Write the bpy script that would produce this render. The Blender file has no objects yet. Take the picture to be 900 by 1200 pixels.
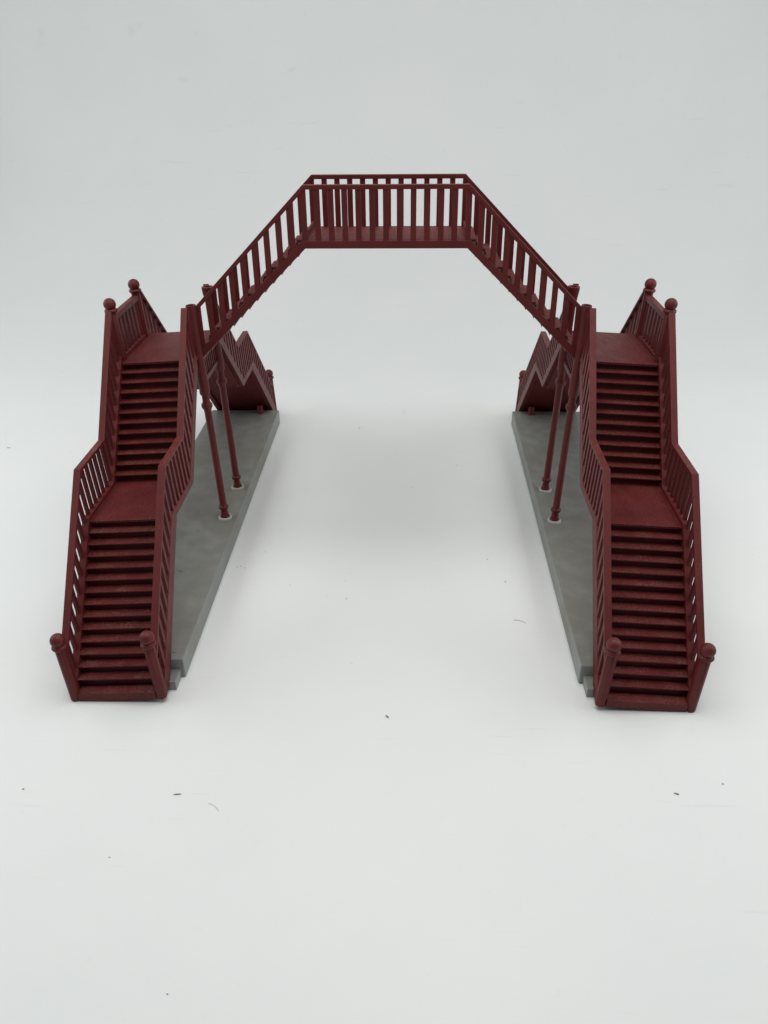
import bpy, bmesh, math, random
from mathutils import Vector, Matrix
random.seed(4)
scene = bpy.context.scene
C = scene.collection

# ------------------------------------------------------------------ materials
def new_mat(name):
    m = bpy.data.materials.new(name); m.use_nodes = True
    nt = m.node_tree; b = nt.nodes['Principled BSDF']
    return m, nt, b
def N(nt, t, **kw):
    n = nt.nodes.new(t)
    for k, v in kw.items():
        if k in n.inputs: n.inputs[k].default_value = v
        else: setattr(n, k, v)
    return n
def ramp(nt, src, p0, p1, c0=(0,0,0,1), c1=(1,1,1,1)):
    r = nt.nodes.new('ShaderNodeValToRGB')
    r.color_ramp.elements[0].position = p0; r.color_ramp.elements[0].color = c0
    r.color_ramp.elements[1].position = p1; r.color_ramp.elements[1].color = c1
    nt.links.new(src, r.inputs[0]); return r.outputs[0]
def mix(nt, fac, a, b):
    m = nt.nodes.new('ShaderNodeMix'); m.data_type = 'RGBA'
    for s, v in ((m.inputs[0], fac), (m.inputs[6], a), (m.inputs[7], b)):
        if isinstance(v, (int, float)): s.default_value = v
        elif isinstance(v, tuple): s.default_value = v
        else: nt.links.new(v, s)
    return m.outputs[2]

def plastic(name, base, alt, rough, dust=0.0, pattern=None, spec=.30, dustcol=(0.30,0.20,0.15,1)):
    m, nt, b = new_mat(name)
    tc = N(nt, 'ShaderNodeNewGeometry').outputs['Position']
    n1 = N(nt, 'ShaderNodeTexNoise', Scale=9.0, Detail=6.0); nt.links.new(tc, n1.inputs['Vector'])
    col = mix(nt, ramp(nt, n1.outputs['Fac'], .35, .7), base, alt)
    if dust:
        geo = N(nt, 'ShaderNodeNewGeometry')
        sx = N(nt, 'ShaderNodeSeparateXYZ'); nt.links.new(geo.outputs['Normal'], sx.inputs[0])
        up = ramp(nt, sx.outputs['Z'], .55, .9)
        n2 = N(nt, 'ShaderNodeTexNoise', Scale=190.0, Detail=3.0); nt.links.new(tc, n2.inputs['Vector'])
        n3 = N(nt, 'ShaderNodeTexNoise', Scale=14.0, Detail=4.0); nt.links.new(tc, n3.inputs['Vector'])
        g = ramp(nt, n2.outputs['Fac'], .46, .72); pz = ramp(nt, n3.outputs['Fac'], .35, .75)
        mm = N(nt, 'ShaderNodeMath', operation='MULTIPLY'); nt.links.new(g, mm.inputs[0]); nt.links.new(pz, mm.inputs[1])
        m2 = N(nt, 'ShaderNodeMath', operation='MULTIPLY'); nt.links.new(mm.outputs[0], m2.inputs[0]); nt.links.new(up, m2.inputs[1])
        m3 = N(nt, 'ShaderNodeMath', operation='MULTIPLY'); nt.links.new(m2.outputs[0], m3.inputs[0]); m3.inputs[1].default_value = dust
        col = mix(nt, m3.outputs[0], col, dustcol)
    nt.links.new(col, b.inputs['Base Color'])
    n4 = N(nt, 'ShaderNodeTexNoise', Scale=30.0, Detail=5.0); nt.links.new(tc, n4.inputs['Vector'])
    mr = N(nt, 'ShaderNodeMapRange'); nt.links.new(n4.outputs['Fac'], mr.inputs[0])
    mr.inputs[3].default_value = rough - .09; mr.inputs[4].default_value = rough + .11
    nt.links.new(mr.outputs[0], b.inputs['Roughness']); b.inputs['Specular IOR Level'].default_value = spec
    n5 = N(nt, 'ShaderNodeTexNoise', Scale=160.0, Detail=4.0); nt.links.new(tc, n5.inputs['Vector'])
    h = n5.outputs['Fac']; dist = .0009
    if pattern:
        sp = N(nt, 'ShaderNodeSeparateXYZ'); nt.links.new(tc, sp.inputs[0])
        if pattern == 'plank':
            w = N(nt, 'ShaderNodeTexWave', Scale=25.0, Distortion=.6); w.bands_direction = 'X'
            w.wave_profile = 'SIN'; nt.links.new(tc, w.inputs['Vector'])
            hh = ramp(nt, w.outputs['Fac'], .0, .3); k = .9; dist = .0032
        else:
            w = N(nt, 'ShaderNodeTexVoronoi', Scale=95.0); nt.links.new(tc, w.inputs['Vector'])
            hh = w.outputs['Distance']; k = .8; dist = .004
        ad = N(nt, 'ShaderNodeMath', operation='MULTIPLY_ADD'); nt.links.new(hh, ad.inputs[0]); ad.inputs[1].default_value = k
        nt.links.new(h, ad.inputs[2]); h = ad.outputs[0]
    bp = N(nt, 'ShaderNodeBump', Strength=.6, Distance=dist); nt.links.new(h, bp.inputs['Height'])
    nt.links.new(bp.outputs[0], b.inputs['Normal'])
    return m
RED  = (0.093, 0.0098, 0.0104, 1); RED2 = (0.116, 0.0142, 0.0136, 1)
M_RED   = plastic('maroon_plastic', RED, RED2, .50, dust=.35)
M_TREAD = plastic('maroon_tread', RED, RED2, .55, dust=.6, pattern='grain', dustcol=(.27,.16,.12,1))
M_PLANK = plastic('maroon_planked', RED, RED2, .48, dust=.28, pattern='plank', dustcol=(.30,.17,.14,1))
M_WHITE = plastic('off_white_plastic', (.38,.38,.36,1), (.46,.46,.44,1), .5)
M_CRUMB = plastic('dark_crumb', (.24,.24,.23,1), (.32,.32,.31,1), .8)
M_FIBRE = plastic('grey_fibre', (.46,.46,.45,1), (.55,.55,.54,1), .8)

def base_mat():
    m, nt, b = new_mat('grey_plastic')
    tc = N(nt, 'ShaderNodeNewGeometry').outputs['Position']
    n1 = N(nt, 'ShaderNodeTexNoise', Scale=5.0, Detail=8.0, Roughness=.65); nt.links.new(tc, n1.inputs['Vector'])
    col = mix(nt, ramp(nt, n1.outputs['Fac'], .3, .7), (.212,.224,.212,1), (.280,.288,.272,1))
    n2 = N(nt, 'ShaderNodeTexNoise', Scale=3.2, Detail=5.0); nt.links.new(tc, n2.inputs['Vector'])
    col = mix(nt, ramp(nt, n2.outputs['Fac'], .50, .72, (0,0,0,1), (.62,.62,.62,1)), col, (.20,.165,.12,1))
    n3 = N(nt, 'ShaderNodeTexNoise', Scale=55.0, Detail=5.0, Roughness=.7); nt.links.new(tc, n3.inputs['Vector'])
    n6 = N(nt, 'ShaderNodeTexNoise', Scale=6.5, Detail=2.0); nt.links.new(tc, n6.inputs['Vector'])
    mu = N(nt, 'ShaderNodeMath', operation='MULTIPLY')
    nt.links.new(ramp(nt, n3.outputs['Fac'], .585, .68), mu.inputs[0]); nt.links.new(ramp(nt, n6.outputs['Fac'], .44, .60), mu.inputs[1])
    m4 = N(nt, 'ShaderNodeMath', operation='MULTIPLY'); nt.links.new(mu.outputs[0], m4.inputs[0]); m4.inputs[1].default_value = .55
    col = mix(nt, m4.outputs[0], col, (.12,.085,.065,1))
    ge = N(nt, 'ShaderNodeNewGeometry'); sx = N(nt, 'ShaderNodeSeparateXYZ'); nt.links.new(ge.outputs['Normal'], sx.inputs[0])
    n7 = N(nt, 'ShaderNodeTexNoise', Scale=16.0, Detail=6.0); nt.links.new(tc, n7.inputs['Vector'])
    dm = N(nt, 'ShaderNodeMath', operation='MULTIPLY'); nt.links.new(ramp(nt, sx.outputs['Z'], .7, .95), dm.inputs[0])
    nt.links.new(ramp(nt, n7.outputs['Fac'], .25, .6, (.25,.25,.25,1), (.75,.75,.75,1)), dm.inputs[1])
    col = mix(nt, dm.outputs[0], col, (.155,.150,.128,1))   # brownish grime on the flat top, with shade from the stairs painted in
    nt.links.new(col, b.inputs['Base Color']); b.inputs['Roughness'].default_value = .55
    n5 = N(nt, 'ShaderNodeTexNoise', Scale=120.0, Detail=5.0); nt.links.new(tc, n5.inputs['Vector'])
    bp = N(nt, 'ShaderNodeBump', Strength=.5, Distance=.0012); nt.links.new(n5.outputs['Fac'], bp.inputs['Height'])
    nt.links.new(bp.outputs[0], b.inputs['Normal'])
    return m
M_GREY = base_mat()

def backdrop_mat():
    m, nt, b = new_mat('white_backdrop')
    tc = N(nt, 'ShaderNodeNewGeometry').outputs['Position']
    n1 = N(nt, 'ShaderNodeTexNoise', Scale=.9, Detail=6.0, Roughness=.6); nt.links.new(tc, n1.inputs['Vector'])
    col = mix(nt, ramp(nt, n1.outputs['Fac'], .3, .7), (.748,.772,.764,1), (.785,.797,.788,1))
    # faint grey scuffs: stretched noise in a few directions
    for ang, sc, lo in ((.1, 3.2, .70), (1.35, 2.6, .70), (2.3, 4.1, .715)):
        mp = N(nt, 'ShaderNodeMapping'); mp.inputs['Rotation'].default_value = (0, 0, ang); mp.inputs['Scale'].default_value = (sc, sc*22, sc)
        nt.links.new(tc, mp.inputs['Vector'])
        n2 = N(nt, 'ShaderNodeTexNoise', Scale=1.0, Detail=3.0); nt.links.new(mp.outputs[0], n2.inputs['Vector'])
        f = ramp(nt, n2.outputs['Fac'], lo, lo+.07, (0,0,0,1), (.30,.30,.30,1))
        col = mix(nt, f, col, (.60,.61,.60,1))
    n3 = N(nt, 'ShaderNodeTexNoise', Scale=24.0, Detail=4.0); nt.links.new(tc, n3.inputs['Vector'])
    col = mix(nt, ramp(nt, n3.outputs['Fac'], .66, .80, (0,0,0,1), (.14,.14,.14,1)), col, (.55,.55,.53,1))
    nt.links.new(col, b.inputs['Base Color'])
    b.inputs['Roughness'].default_value = .48
    b.inputs['Specular IOR Level'].default_value = .35
    n5 = N(nt, 'ShaderNodeTexNoise', Scale=7.0, Detail=6.0); nt.links.new(tc, n5.inputs['Vector'])
    bp = N(nt, 'ShaderNodeBump', Strength=.25, Distance=.01); nt.links.new(n5.outputs['Fac'], bp.inputs['Height'])
    nt.links.new(bp.outputs[0], b.inputs['Normal'])
    return m
M_BACK = backdrop_mat()

# ------------------------------------------------------------------ mesh helpers
def poly_prism(bm, pts, a0, a1, axis):
    """closed 2-D outline extruded along an axis: axis 'u' -> pts are (v,z); axis 'v' -> pts are (u,z)"""
    def mk(p, a): return (a, p[0], p[1]) if axis == 'u' else (p[0], a, p[1])
    A = [bm.verts.new(mk(p, a0)) for p in pts]; B = [bm.verts.new(mk(p, a1)) for p in pts]
    n = len(pts)
    bm.faces.new(A); bm.faces.new(B[::-1])
    for i in range(n): bm.faces.new((A[i], B[i], B[(i+1) % n], A[(i+1) % n]))
def box(bm, u0, u1, v0, v1, z0, z1):
    poly_prism(bm, [(v0, z0), (v1, z0), (v1, z1), (v0, z1)], u0, u1, 'u')
def lathe(bm, prof, cu, cv, seg=24, rot=0.0):
    rings = []
    for r, z in prof:
        if r < 1e-6: rings.append([bm.verts.new((cu, cv, z))])
        else: rings.append([bm.verts.new((cu + r*math.cos(rot + 2*math.pi*k/seg), cv + r*math.sin(rot + 2*math.pi*k/seg), z)) for k in range(seg)])
    for a, b in zip(rings, rings[1:]):
        for k in range(seg):
            k2 = (k+1) % seg
            if len(a) == 1 and len(b) == 1: continue
            if len(a) == 1: bm.faces.new((a[0], b[k], b[k2]))
            elif len(b) == 1: bm.faces.new((a[k], b[0], a[k2]))
            else: bm.faces.new((a[k], a[k2], b[k2], b[k]))
    for e in (rings[0], rings[-1]):
        if len(e) > 1: bm.faces.new(e)
def ball_prof(r, zc, n=12, cut=-.8):
    a0 = math.asin(cut)
    return [(r*math.cos(a0 + (math.pi/2-a0)*i/n) if i < n else 0.0, zc + r*math.sin(a0 + (math.pi/2-a0)*i/n)) for i in range(n+1)]
def offset_line(pts, d):
    """open polyline shifted by the perpendicular distance d (downwards for d>0); ends stay vertical"""
    out = []
    segs = [(Vector(b)-Vector(a)).normalized() for a, b in zip(pts, pts[1:])]
    nrm = [Vector((s.y, -s.x)) if s.x > 0 else Vector((-s.y, s.x)) for s in segs]
    for i, p in enumerate(pts):
        p = Vector(p)
        if i == 0 or i == len(pts)-1:
            n = nrm[0] if i == 0 else nrm[-1]; out.append((p.x, p.y - d/abs(n.y)))
        else:
            m = (nrm[i-1] + nrm[i]).normalized(); k = d/m.dot(nrm[i]); q = p + m*k
            out.append((q.x, q.y))
    return out
def interp(pts, x):
    q = sorted(pts)
    if x <= q[0][0]: return q[0][1]
    for a, b in zip(q, q[1:]):
        if x <= b[0]: return a[1] + (b[1]-a[1])*(x-a[0])/(b[0]-a[0])
    return q[-1][1]

class Frame:
    """maps a staircase unit's (u outwards, v along the stairs, z) into the scene"""
    def __init__(s, x0, y0, side, rz, tilt=0.0, lz=0.0, back=False):
        s.x0, s.y0, s.side, s.rz, s.tilt, s.lz, s.back = x0, y0, side, rz, tilt, lz, back
    def __call__(s, co):
        u, v, z = co
        v = v if s.back else -v
        u, z = u + s.tilt*z, z - s.tilt*u + s.lz
        u *= s.side
        c, n = math.cos(s.rz), math.sin(s.rz)
        return Vector((s.x0 + c*u - n*v, s.y0 + n*u + c*v, z))
IDENT = lambda co: Vector(co)

ORIG = {}
def finish(name, bm, mat, parent=None, frame=IDENT, bevel=.0015, smooth=False, seg=2):
    for v in bm.verts: v.co = frame(v.co)
    bmesh.ops.recalc_face_normals(bm, faces=bm.faces)
    xs = [v.co.x for v in bm.verts]; ys = [v.co.y for v in bm.verts]; zs = [v.co.z for v in bm.verts]
    o0 = Vector(((min(xs)+max(xs))/2, (min(ys)+max(ys))/2, min(zs)))
    for v in bm.verts: v.co -= o0
    me = bpy.data.meshes.new(name); bm.to_mesh(me); bm.free()
    me.materials.append(mat)
    for p in me.polygons: p.use_smooth = True
    o = bpy.data.objects.new(name, me); C.objects.link(o)
    if parent is not None: o.parent = parent
    o.location = o0 - (ORIG[parent.name] if parent is not None else Vector((0, 0, 0)))
    ORIG[o.name] = o0
    if bevel:
        b = o.modifiers.new('bevel', 'BEVEL'); b.width = bevel; b.segments = seg; b.limit_method = 'ANGLE'; b.angle_limit = math.radians(40)
        b.harden_normals = True
    else:
        me.set_sharp_from_angle(angle=math.radians(40))
    return o

# ------------------------------------------------------------------ dimensions (1 unit = 10 cm)
H2, H1 = .80, .4403
UB = .3156                       # overall width of a staircase
T = .024                         # railing thickness
L0, L1, L2, L3 = .1955, .5366, .7977, 1.2169
H = H1/15; RUN1 = (L3-.012-L2)/14
NB = 12; HU = (H2-H1)/NB; RUN2 = (L1-L0)/NB
RAIL = [(.181, .998), (.520, .6225), (.760, .6225), (1.192, .165)]
STR_TOP = [(.180, .826), (.535, .452), (.7977, .452), (1.203, .026)]
STR_BOT = [(.180, .765), (.506, .425), (.749, .425), (1.154, 0.0)]

root = bpy.data.objects.new('toy_footbridge', None); C.objects.link(root)
root.empty_display_size = .2
root['label'] = 'dark red plastic model footbridge with four railed staircases on two grey slabs'
root['category'] = 'footbridge'
ORIG['toy_footbridge'] = Vector((0, 0, 0))

def stair_railing(frame, parent, u0):
    bm = bmesh.new(); u1 = u0 + T; out = -1 if u0 < .1 else 1
    low = offset_line(RAIL, .0105)
    poly_prism(bm, RAIL + low[::-1], u0, u1, 'u')
    outline = STR_TOP + [(1.203, 0.0)] + STR_BOT[::-1]
    poly_prism(bm, outline, u0 + .0004, u1 - .0004, 'u')
    um = (u0+u1)/2
    spots = [(.520 - (.520-.1895)*k/8, .0190, .0116) for k in range(9)]
    spots += [(.520 + .24*k/6, .0165, .0106) for k in range(1, 7)]
    spots += [(.760 + .425*k/10, .0165, .0108) for k in range(1, 10)]
    for v, w, d in spots:
        a, b = v-w/2, v+w/2
        za = min(interp(STR_TOP, a), interp(STR_TOP, b)) - .006
        ta, tb = interp(low, a) + .006, interp(low, b) + .006
        poly_prism(bm, [(a, za), (b, za), (b, tb), (a, ta)], *((u0+.0016, u0+.0016+d) if out < 0 else (u1-.0016-d, u1-.0016)), 'u')
    return finish('railing', bm, M_RED, parent, frame, .0011)

def newel(frame, parent, u, v, z0, zc, tall_face=True):
    bm = bmesh.new()
    lathe(bm, [(.0188, z0), (.0188, zc-.031), (.0165, zc-.027)], u, v, 8, math.pi/8)
    lathe(bm, [(.015, zc-.034), (.0235, zc-.029), (.0255, zc-.0245), (.0235, zc-.019), (.015, zc-.014)], u, v, 28)
    lathe(bm, ball_prof(.0235, zc), u, v, 28)
    return finish('newel_post', bm, M_RED, parent, frame, .0025)

def staircase(frame, back):
    # body: the sloping stair bed with risers, cut as one solid
    pts = [(L0-.012, H2-.012)]
    for k in range(1, NB+1):                       # upper flight risers and tread seats
        vr = L0 + (k-1)*RUN2 - .021
        zt = H2 - k*HU - .006
        pts += [(vr, H2-(k-1)*HU-.0065 if k > 1 else H2-.0115), (vr+.009, zt)]
    pts = pts[1:]
    pts += [(L2-.021, H1-.010)]
    for k in range(1, 15):
        vr = L2 + (k-1)*RUN1 - .021
        pts += [(vr, H1-(k-1)*H-.0065 - (.0 if k > 1 else .0055)), (vr+.010, H1-k*H-.006)]
    pts += [(L3-.030, H1-14*H-.006), (L3-.030, 0.004)]
    pts += [(1.168, .004)]
    clean = []
    for p in pts:
        if not clean or (abs(p[0]-clean[-1][0]) + abs(p[1]-clean[-1][1])) > 1e-5: clean.append(p)
    # keep the underside just above the railing's lower edge
    clean += [(.757, .4275), (.487, .4275), (L0-.021, .742)]
    bm = bmesh.new()
    poly_prism(bm, clean, T-.003, UB-T+.003, 'u')
    body = finish('staircase', bm, M_RED, root, frame, 0)
    # mid landing
    bm = bmesh.new(); box(bm, T-.002, UB-T+.002, L1-RUN2-.0115, L2, H1-.0095, H1)
    finish('mid_landing', bm, M_PLANK, body, frame, .0018)
    def tread_bm(bm, v0, v1, zt): box(bm, T-.002, UB-T+.002, v0, v1, zt-.0052, zt)
    rows = [(L0 + (k-1)*RUN2 - .0115, L0 + k*RUN2, H2-k*HU) for k in range(1, NB)]
    rows += [(L2 + (k-1)*RUN1 - .0130, L2 + k*RUN1, H1-k*H) for k in range(1, 14)]
    if not back:
        for a, b, z in rows:
            bm = bmesh.new(); tread_bm(bm, a, b, z)
            finish('tread', bm, M_TREAD, body, frame, .0012)
    else:
        bm = bmesh.new()
        for a, b, z in rows: tread_bm(bm, a, b, z)
        o = finish('tread', bm, M_TREAD, body, frame, .002); o['kind'] = 'stuff'
    # bottom step: a closed panel between the two posts
    bm = bmesh.new(); box(bm, T+.004, UB-T-.004, L3-.045, L3-.004, 0.0, H1-14*H)
    finish('bottom_step', bm, M_TREAD, body, frame, .003)
    stair_railing(frame, body, 0.0)
    stair_railing(frame, body, UB-T)
    newel(frame, body, .0145, L3-.0195, 0.0, .2405)
    newel(frame, body, UB-.0145, L3-.0195, 0.0, .2405)
    return body

def column(frame, u, v, back):
    top = [(.018, .93), (.0245, .985), (.0245, .997)] if back else [(.0185, .93), (.0195, .985), (.0195, .997)]
    prof = [(.0205, .060), (.0205, .075), (.016, .083), (.0138, .106), (.0180, .110), (.0212, .114), (.0212, .123), (.0165, .128),
            (.0150, .134), (.0146, .558), (.0155, .570), (.0185, .577), (.0222, .583), (.0222, .595), (.0185, .600), (.0150, .607), (.0146, .634),
            (.0188, .6365), (.0208, .644), (.0205, .700), (.0185, .775), (.018, .80)] + top + [(.0135, .997), (.0125, .94), (0.0, .94)]
    bm = bmesh.new(); lathe(bm, prof, u, v, 28)
    o = finish('column', bm, M_RED, root, frame, .0012)
    return o

def build_unit(side, x0, y0, rz, tilt):
    FL = Frame(x0, y0, side, rz)                              # flat on the table
    F = Frame(x0, y0, side, rz, tilt, .0176)                  # front stairs lean out a little
    B = Frame(x0, y0, side, rz, tilt, .0176, True)
    # grey slab
    bm = bmesh.new(); box(bm, -.0344, .349, -1.0863, 1.0863, .0015, .0795)
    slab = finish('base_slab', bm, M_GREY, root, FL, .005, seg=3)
    slab['label'] = 'grey plastic slab under the staircases'
    for fr in (FL, Frame(x0, y0, side, rz, back=True)):
        bm = bmesh.new(); box(bm, -.0195, .335, 1.080, 1.150, .001, .036)
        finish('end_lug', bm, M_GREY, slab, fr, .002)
        bm = bmesh.new(); lathe(bm, [(.0220, .07), (.0215, .084), (.0180, .089), (.0165, .120), (.0130, .127)], .066, 1.045, 20)
        finish('locating_peg', bm, M_RED, slab, fr, .001)
    for bk, fr, f0 in ((False, F, FL), (True, B, Frame(x0, y0, side, rz, back=True))):
        staircase(fr, bk)
        col = column(Frame(x0, y0, side, rz, tilt-.020, .0176, bk), .0165, .1408, bk)
        bm = bmesh.new(); lathe(bm, [(.0300, .078), (.0300, .0855), (.0282, .0880), (.0, .0880)], 0.0165 + tilt*.04, .1408, 32)
        w = finish('washer', bm, M_WHITE, col, f0, 0)
        w['label'] = 'off-white disc under the foot of the column'
    # top landing with its outer railing and two posts
    bm = bmesh.new(); box(bm, -.001, UB-T+.003, -L0, L0, H2-.0105, H2)
    land = finish('top_landing', bm, M_PLANK, root, F, .0022)
    bm = bmesh.new(); u0, u1 = UB-T, UB
    poly_prism(bm, [(-.158, .957), (.158, .957), (.158, .978), (-.158, .978)], u0, u1, 'u')
    poly_prism(bm, [(-.17, .762), (.17, .762), (.17, .815), (-.17, .815)], u0+.0006, u1-.0006, 'u')
    for k in range(7):
        v = -.129 + .043*k
        box(bm, (u0+u1)/2-.0056, (u0+u1)/2+.0056, v-.0098, v+.0098, .808, .962)
    finish('railing', bm, M_RED, land, F, .0012)
    for s in (-1, 1): newel(F, land, UB-.0125, s*.1505, .775, 1.0185)
    # lattice beam between the two columns
    bm = bmesh.new()
    box(bm, .000, .018, -.138, .138, .672, .692)
    box(bm, .001, .017, -.138, .138, .758, .777)
    for k in range(8):
        v = -.105 + .03*k
        box(bm, .004, .014, v-.005, v+.005, .688, .762)
    finish('cross_beam', bm, M_RED, land, F, .0015)

build_unit(-1, -.6955, -.0009, .0021, .0549)
build_unit(1, .6972, .0008, .0020, .0553)

# ------------------------------------------------------------------ the bridge span
XB, XE, YB = .2952, .733, .1456
ZT, ZS, ZD, ZE, ZRE = 1.439, 1.2216, 1.2502, .7982, 1.0052
bm = bmesh.new(); box(bm, -XB-.004, XB+.004, -YB+.016, YB-.016, ZD-.018, ZD)
span = finish('bridge_span', bm, M_PLANK, root, IDENT, .0015)
for s in (-1, 1):
    y0, y1 = (s*YB, s*(YB-.019)) if s < 0 else (YB-.019, YB)
    if y0 > y1: y0, y1 = y1, y0
    bm = bmesh.new()
    top = [(-XE, ZRE), (-XB, ZT), (XB, ZT), (XE, ZRE)]; tl = offset_line(top, .0155)
    poly_prism(bm, top + tl[::-1], y0, y1, 'v')
    bot = [(-XE, ZE), (-XB, ZS), (XB, ZS), (XE, ZE)]; bt = offset_line(bot, -.0275)
    poly_prism(bm, bt + bot[::-1], y0+.0004, y1-.0004, 'v')
    w, d, ym = .0205, .0125, (y0+y1)/2
    xs = [-XB + 2*XB*k/12 for k in range(13)]
    sl = (XE-.0115-XB)/9
    xs += [sg*(XB + sl*k) for k in range(1, 10) for sg in (-1, 1)]
    for x in xs:
        a, b = x-w/2, x+w/2
        pts = [(a, interp(bt, a)-.006), (b, interp(bt, b)-.006), (b, interp(tl, b)+.006), (a, interp(tl, a)+.006)]
        poly_prism(bm, pts, ym-d/2, ym+d/2, 'v')
    finish('railing', bm, M_RED, span, IDENT, .0018)
NS = 13; rx, rz_ = (XE-.006-XB)/NS, (ZS-ZE)/NS
for sg in (-1, 1):
    for i in range(1, NS+1):
        a, b = XB + (i-1)*rx - .004, XB + i*rx
        z = 1.2830 - i*rz_
        bm = bmesh.new()
        # the riser above the tread's inner edge
        pts = [(sg*a, z+rz_-.011), (sg*(a+.007), z+rz_-.011), (sg*(a+.007), z), (sg*b, z), (sg*b, z-.010), (sg*(a+.012), z-.010), (sg*a, z-.0315)]
        poly_prism(bm, pts, -YB+.0175, YB-.0175, 'v')
        finish('tread', bm, M_TREAD, span, IDENT, .0015)

# ------------------------------------------------------------------ backdrop: one white sheet swept up behind
bm = bmesh.new()
prof = [(-9, 0), (-4, 0), (0, 0), (1.9, 0)]
R = 1.9
for k in range(1, 25):
    a = math.pi/2*k/24; prof.append((1.9 + R*math.sin(a), R - R*math.cos(a)))
prof += [(1.9+R, 4.0), (1.9+R, 7.0)]
cols = []
for y, z in prof: cols.append([bm.verts.new((x, y, z)) for x in (-7, 0, 7)])
for a, b in zip(cols, cols[1:]):
    for k in range(2): bm.faces.new((a[k], a[k+1], b[k+1], b[k]))
bd = finish('backdrop', bm, M_BACK, None, IDENT, 0)
bd['kind'] = 'structure'

# ------------------------------------------------------------------ crumbs, fibres and dust on the sheet
def tagged(o, label, cat, group=None):
    o['label'] = label; o['category'] = cat
    if group: o['group'] = group
def crumb(name, x, y, lx, ly, h, rz, mat, z=0.0):
    bm = bmesh.new(); bmesh.ops.create_icosphere(bm, subdivisions=2, radius=1)
    for v in bm.verts:
        k = 1 + random.uniform(-.22, .22)
        v.co = Vector((v.co.x*lx*k, v.co.y*ly*k, (v.co.z*k)*h))
    mz = min(v.co.z for v in bm.verts); R_ = Matrix.Rotation(rz, 4, 'Z')
    for v in bm.verts: v.co = R_ @ v.co + Vector((x, y, z - mz))
    return finish(name, bm, mat, None, IDENT, 0)
def fibre(name, pts, r, mat):
    bm = bmesh.new(); rings = []
    for i, p in enumerate(pts):
        p = Vector(p); d = (Vector(pts[min(i+1, len(pts)-1)]) - Vector(pts[max(i-1, 0)])).normalized()
        n = Vector((-d.y, d.x, 0)).normalized(); up = d.cross(n)
        rings.append([bm.verts.new(p + r*(math.cos(a)*n + math.sin(a)*up)) for a in [2*math.pi*k/6 for k in range(6)]])
    for a, b in zip(rings, rings[1:]):
        for k in range(6): bm.faces.new((a[k], a[(k+1) % 6], b[(k+1) % 6], b[k]))
    bm.faces.new(rings[0]); bm.faces.new(rings[-1])
    return finish(name, bm, mat, None, IDENT, 0)
tagged(crumb('crumb', .032, -1.256, .0075, .0025, .0024, -.85, M_CRUMB), 'dark crumb on the white sheet midway between the two front staircases', 'crumb')
tagged(crumb('crumb', -.558, -1.582, .0115, .0017, .0016, .10, M_CRUMB), 'thin dark sliver on the white sheet in front of the left front staircase', 'crumb')
tagged(crumb('crumb', .865, -1.540, .0075, .0021, .002, -.35, M_CRUMB), 'short dark sliver on the white sheet in front of the right front staircase', 'crumb')
tagged(crumb('crumb', -2.091, .722, .010, .0026, .002, .15, M_FIBRE), 'grey crumb near the left edge of the white sheet beside the left staircases', 'crumb')
tagged(fibre('hair', [(-.826, -.548, .0812), (-.817, -.556, .0812), (-.806, -.562, .0812), (-.795, -.564, .0812)], .0011, M_CRUMB),
       'short dark hair lying on the left grey slab', 'hair')
tagged(fibre('hair', [(-.462+.007*k, -1.612-.0010*k*k, .0008) for k in range(6)], .0006, M_FIBRE),
       'faint curved grey hair on the white sheet between the slivers in front of the stairs', 'hair')
tagged(fibre('hair', [(.485, -.742, .0012), (.500, -.741, .0012), (.515, -.748, .0012), (.530, -.760, .0012)], .0008, M_FIBRE),
       'short straightish grey hair on the white sheet beside the right grey slab', 'hair')
specks = [(-1.010,-1.576,.9), (-.148,-.623,.8), (-.603,-.406,.8), (1.007,-1.5,.8), (-.684,-1.793,.6),
          (-.434,-2.14,.6), (-.202,1.014,1.0), (-.616,-.413,.7), (-.583,-.418,.7), (-.519,-.293,.6), (-.38,-.536,.6), (.478,-.493,.9),
          (-.16,-.50,.6), (.1,.3,.8), (.33,.55,.8), (.05,1.25,.9), (.42,-.33,.7), (-.1,-1.0,.5)]
proto = None
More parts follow.
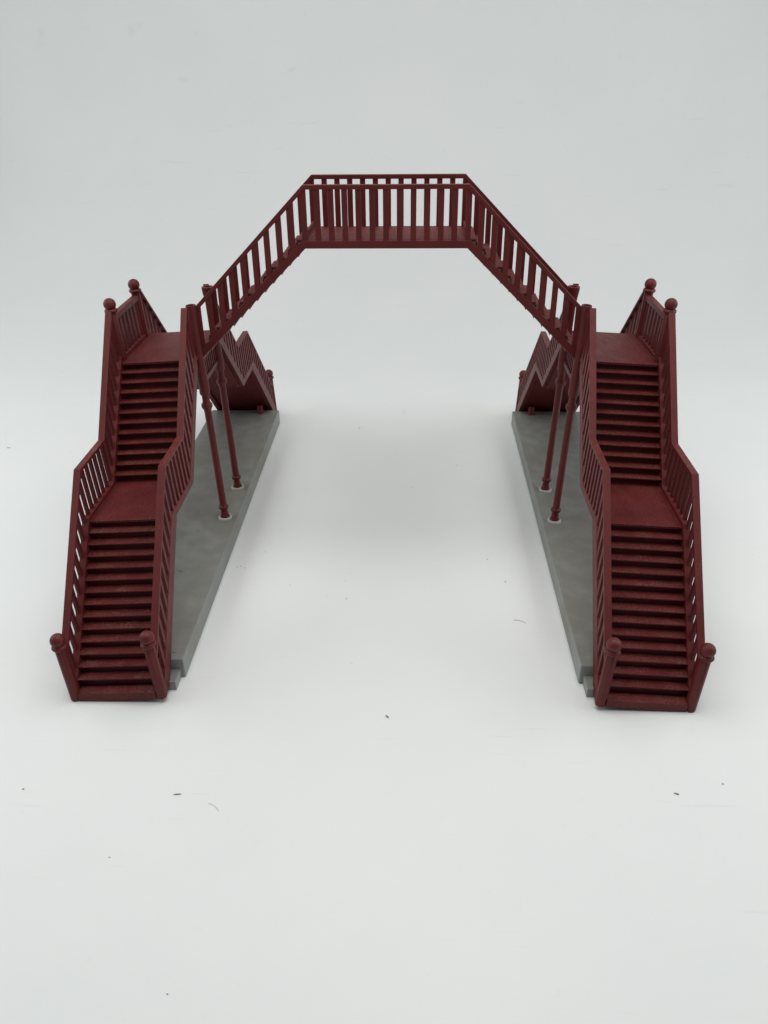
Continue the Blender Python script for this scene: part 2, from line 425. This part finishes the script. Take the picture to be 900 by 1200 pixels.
for x, y, s in specks:
    if proto is None:
        proto = crumb('speck', x, y, .0031, .0024, .0016, .4, M_CRUMB); o = proto
    else:
        o = proto.copy(); C.objects.link(o); o.rotation_euler.z = random.uniform(0, 6.2)
        o.location = (x, y, 0)
    o.scale = (s, s, s)
    tagged(o, 'tiny dark dust speck lying on the white sheet', 'dust speck', 'dust specks scattered over the white sheet')
tagged(crumb('speck', -.698, -1.051, .004, .003, .002, 1.0, M_CRUMB, .0795), 'tiny dark speck on the front end of the left grey slab', 'dust speck')

# ------------------------------------------------------------------ light
w = bpy.data.worlds.new('World'); scene.world = w; w.use_nodes = True
bg = w.node_tree.nodes['Background']; bg.inputs[0].default_value = (.93, .97, 1.0, 1); bg.inputs[1].default_value = .12
def area(name, loc, target, sx, sy, power, col):
    l = bpy.data.lights.new(name, 'AREA'); l.shape = 'RECTANGLE'; l.size = sx; l.size_y = sy; l.energy = power; l.color = col
    o = bpy.data.objects.new(name, l); C.objects.link(o); o.location = loc
    o.rotation_euler = (Vector(target)-Vector(loc)).to_track_quat('-Z', 'Y').to_euler()
    return o
area('softbox_lamp', (0, -.95, 4.4), (0, -.5, 0), 4.2, 3.8, 148, (1.0, .985, .955))
area('softbox_lamp', (-4.2, -.1, 2.3), (0, 0, .3), 4.4, 2.4, 90, (.955, .99, 1.0))
area('softbox_lamp', (4.2, -.1, 2.3), (0, 0, .3), 4.4, 2.4, 90, (.955, .99, 1.0))

# ------------------------------------------------------------------ camera
cam = bpy.data.cameras.new('camera'); co = bpy.data.objects.new('camera', cam); C.objects.link(co)
r = Vector((0.9992754, 0.03684228, -0.00955619)); u = Vector((-0.00995079, 0.49522261, 0.86870913)); f = Vector((-0.03673766, 0.86798457, -0.49523039))
co.matrix_world = Matrix(((r.x, u.x, -f.x, .109), (r.y, u.y, -f.y, -3.1508), (r.z, u.z, -f.z, 1.833), (0, 0, 0, 1)))
cam.sensor_fit = 'VERTICAL'; cam.sensor_height = 24; cam.lens = 938.99/1200*24
cam.clip_start = .05; cam.clip_end = 200
scene.camera = co
scene.view_settings.view_transform = 'Standard'; scene.view_settings.look = 'None'
scene.view_settings.exposure = 0; scene.view_settings.gamma = 1
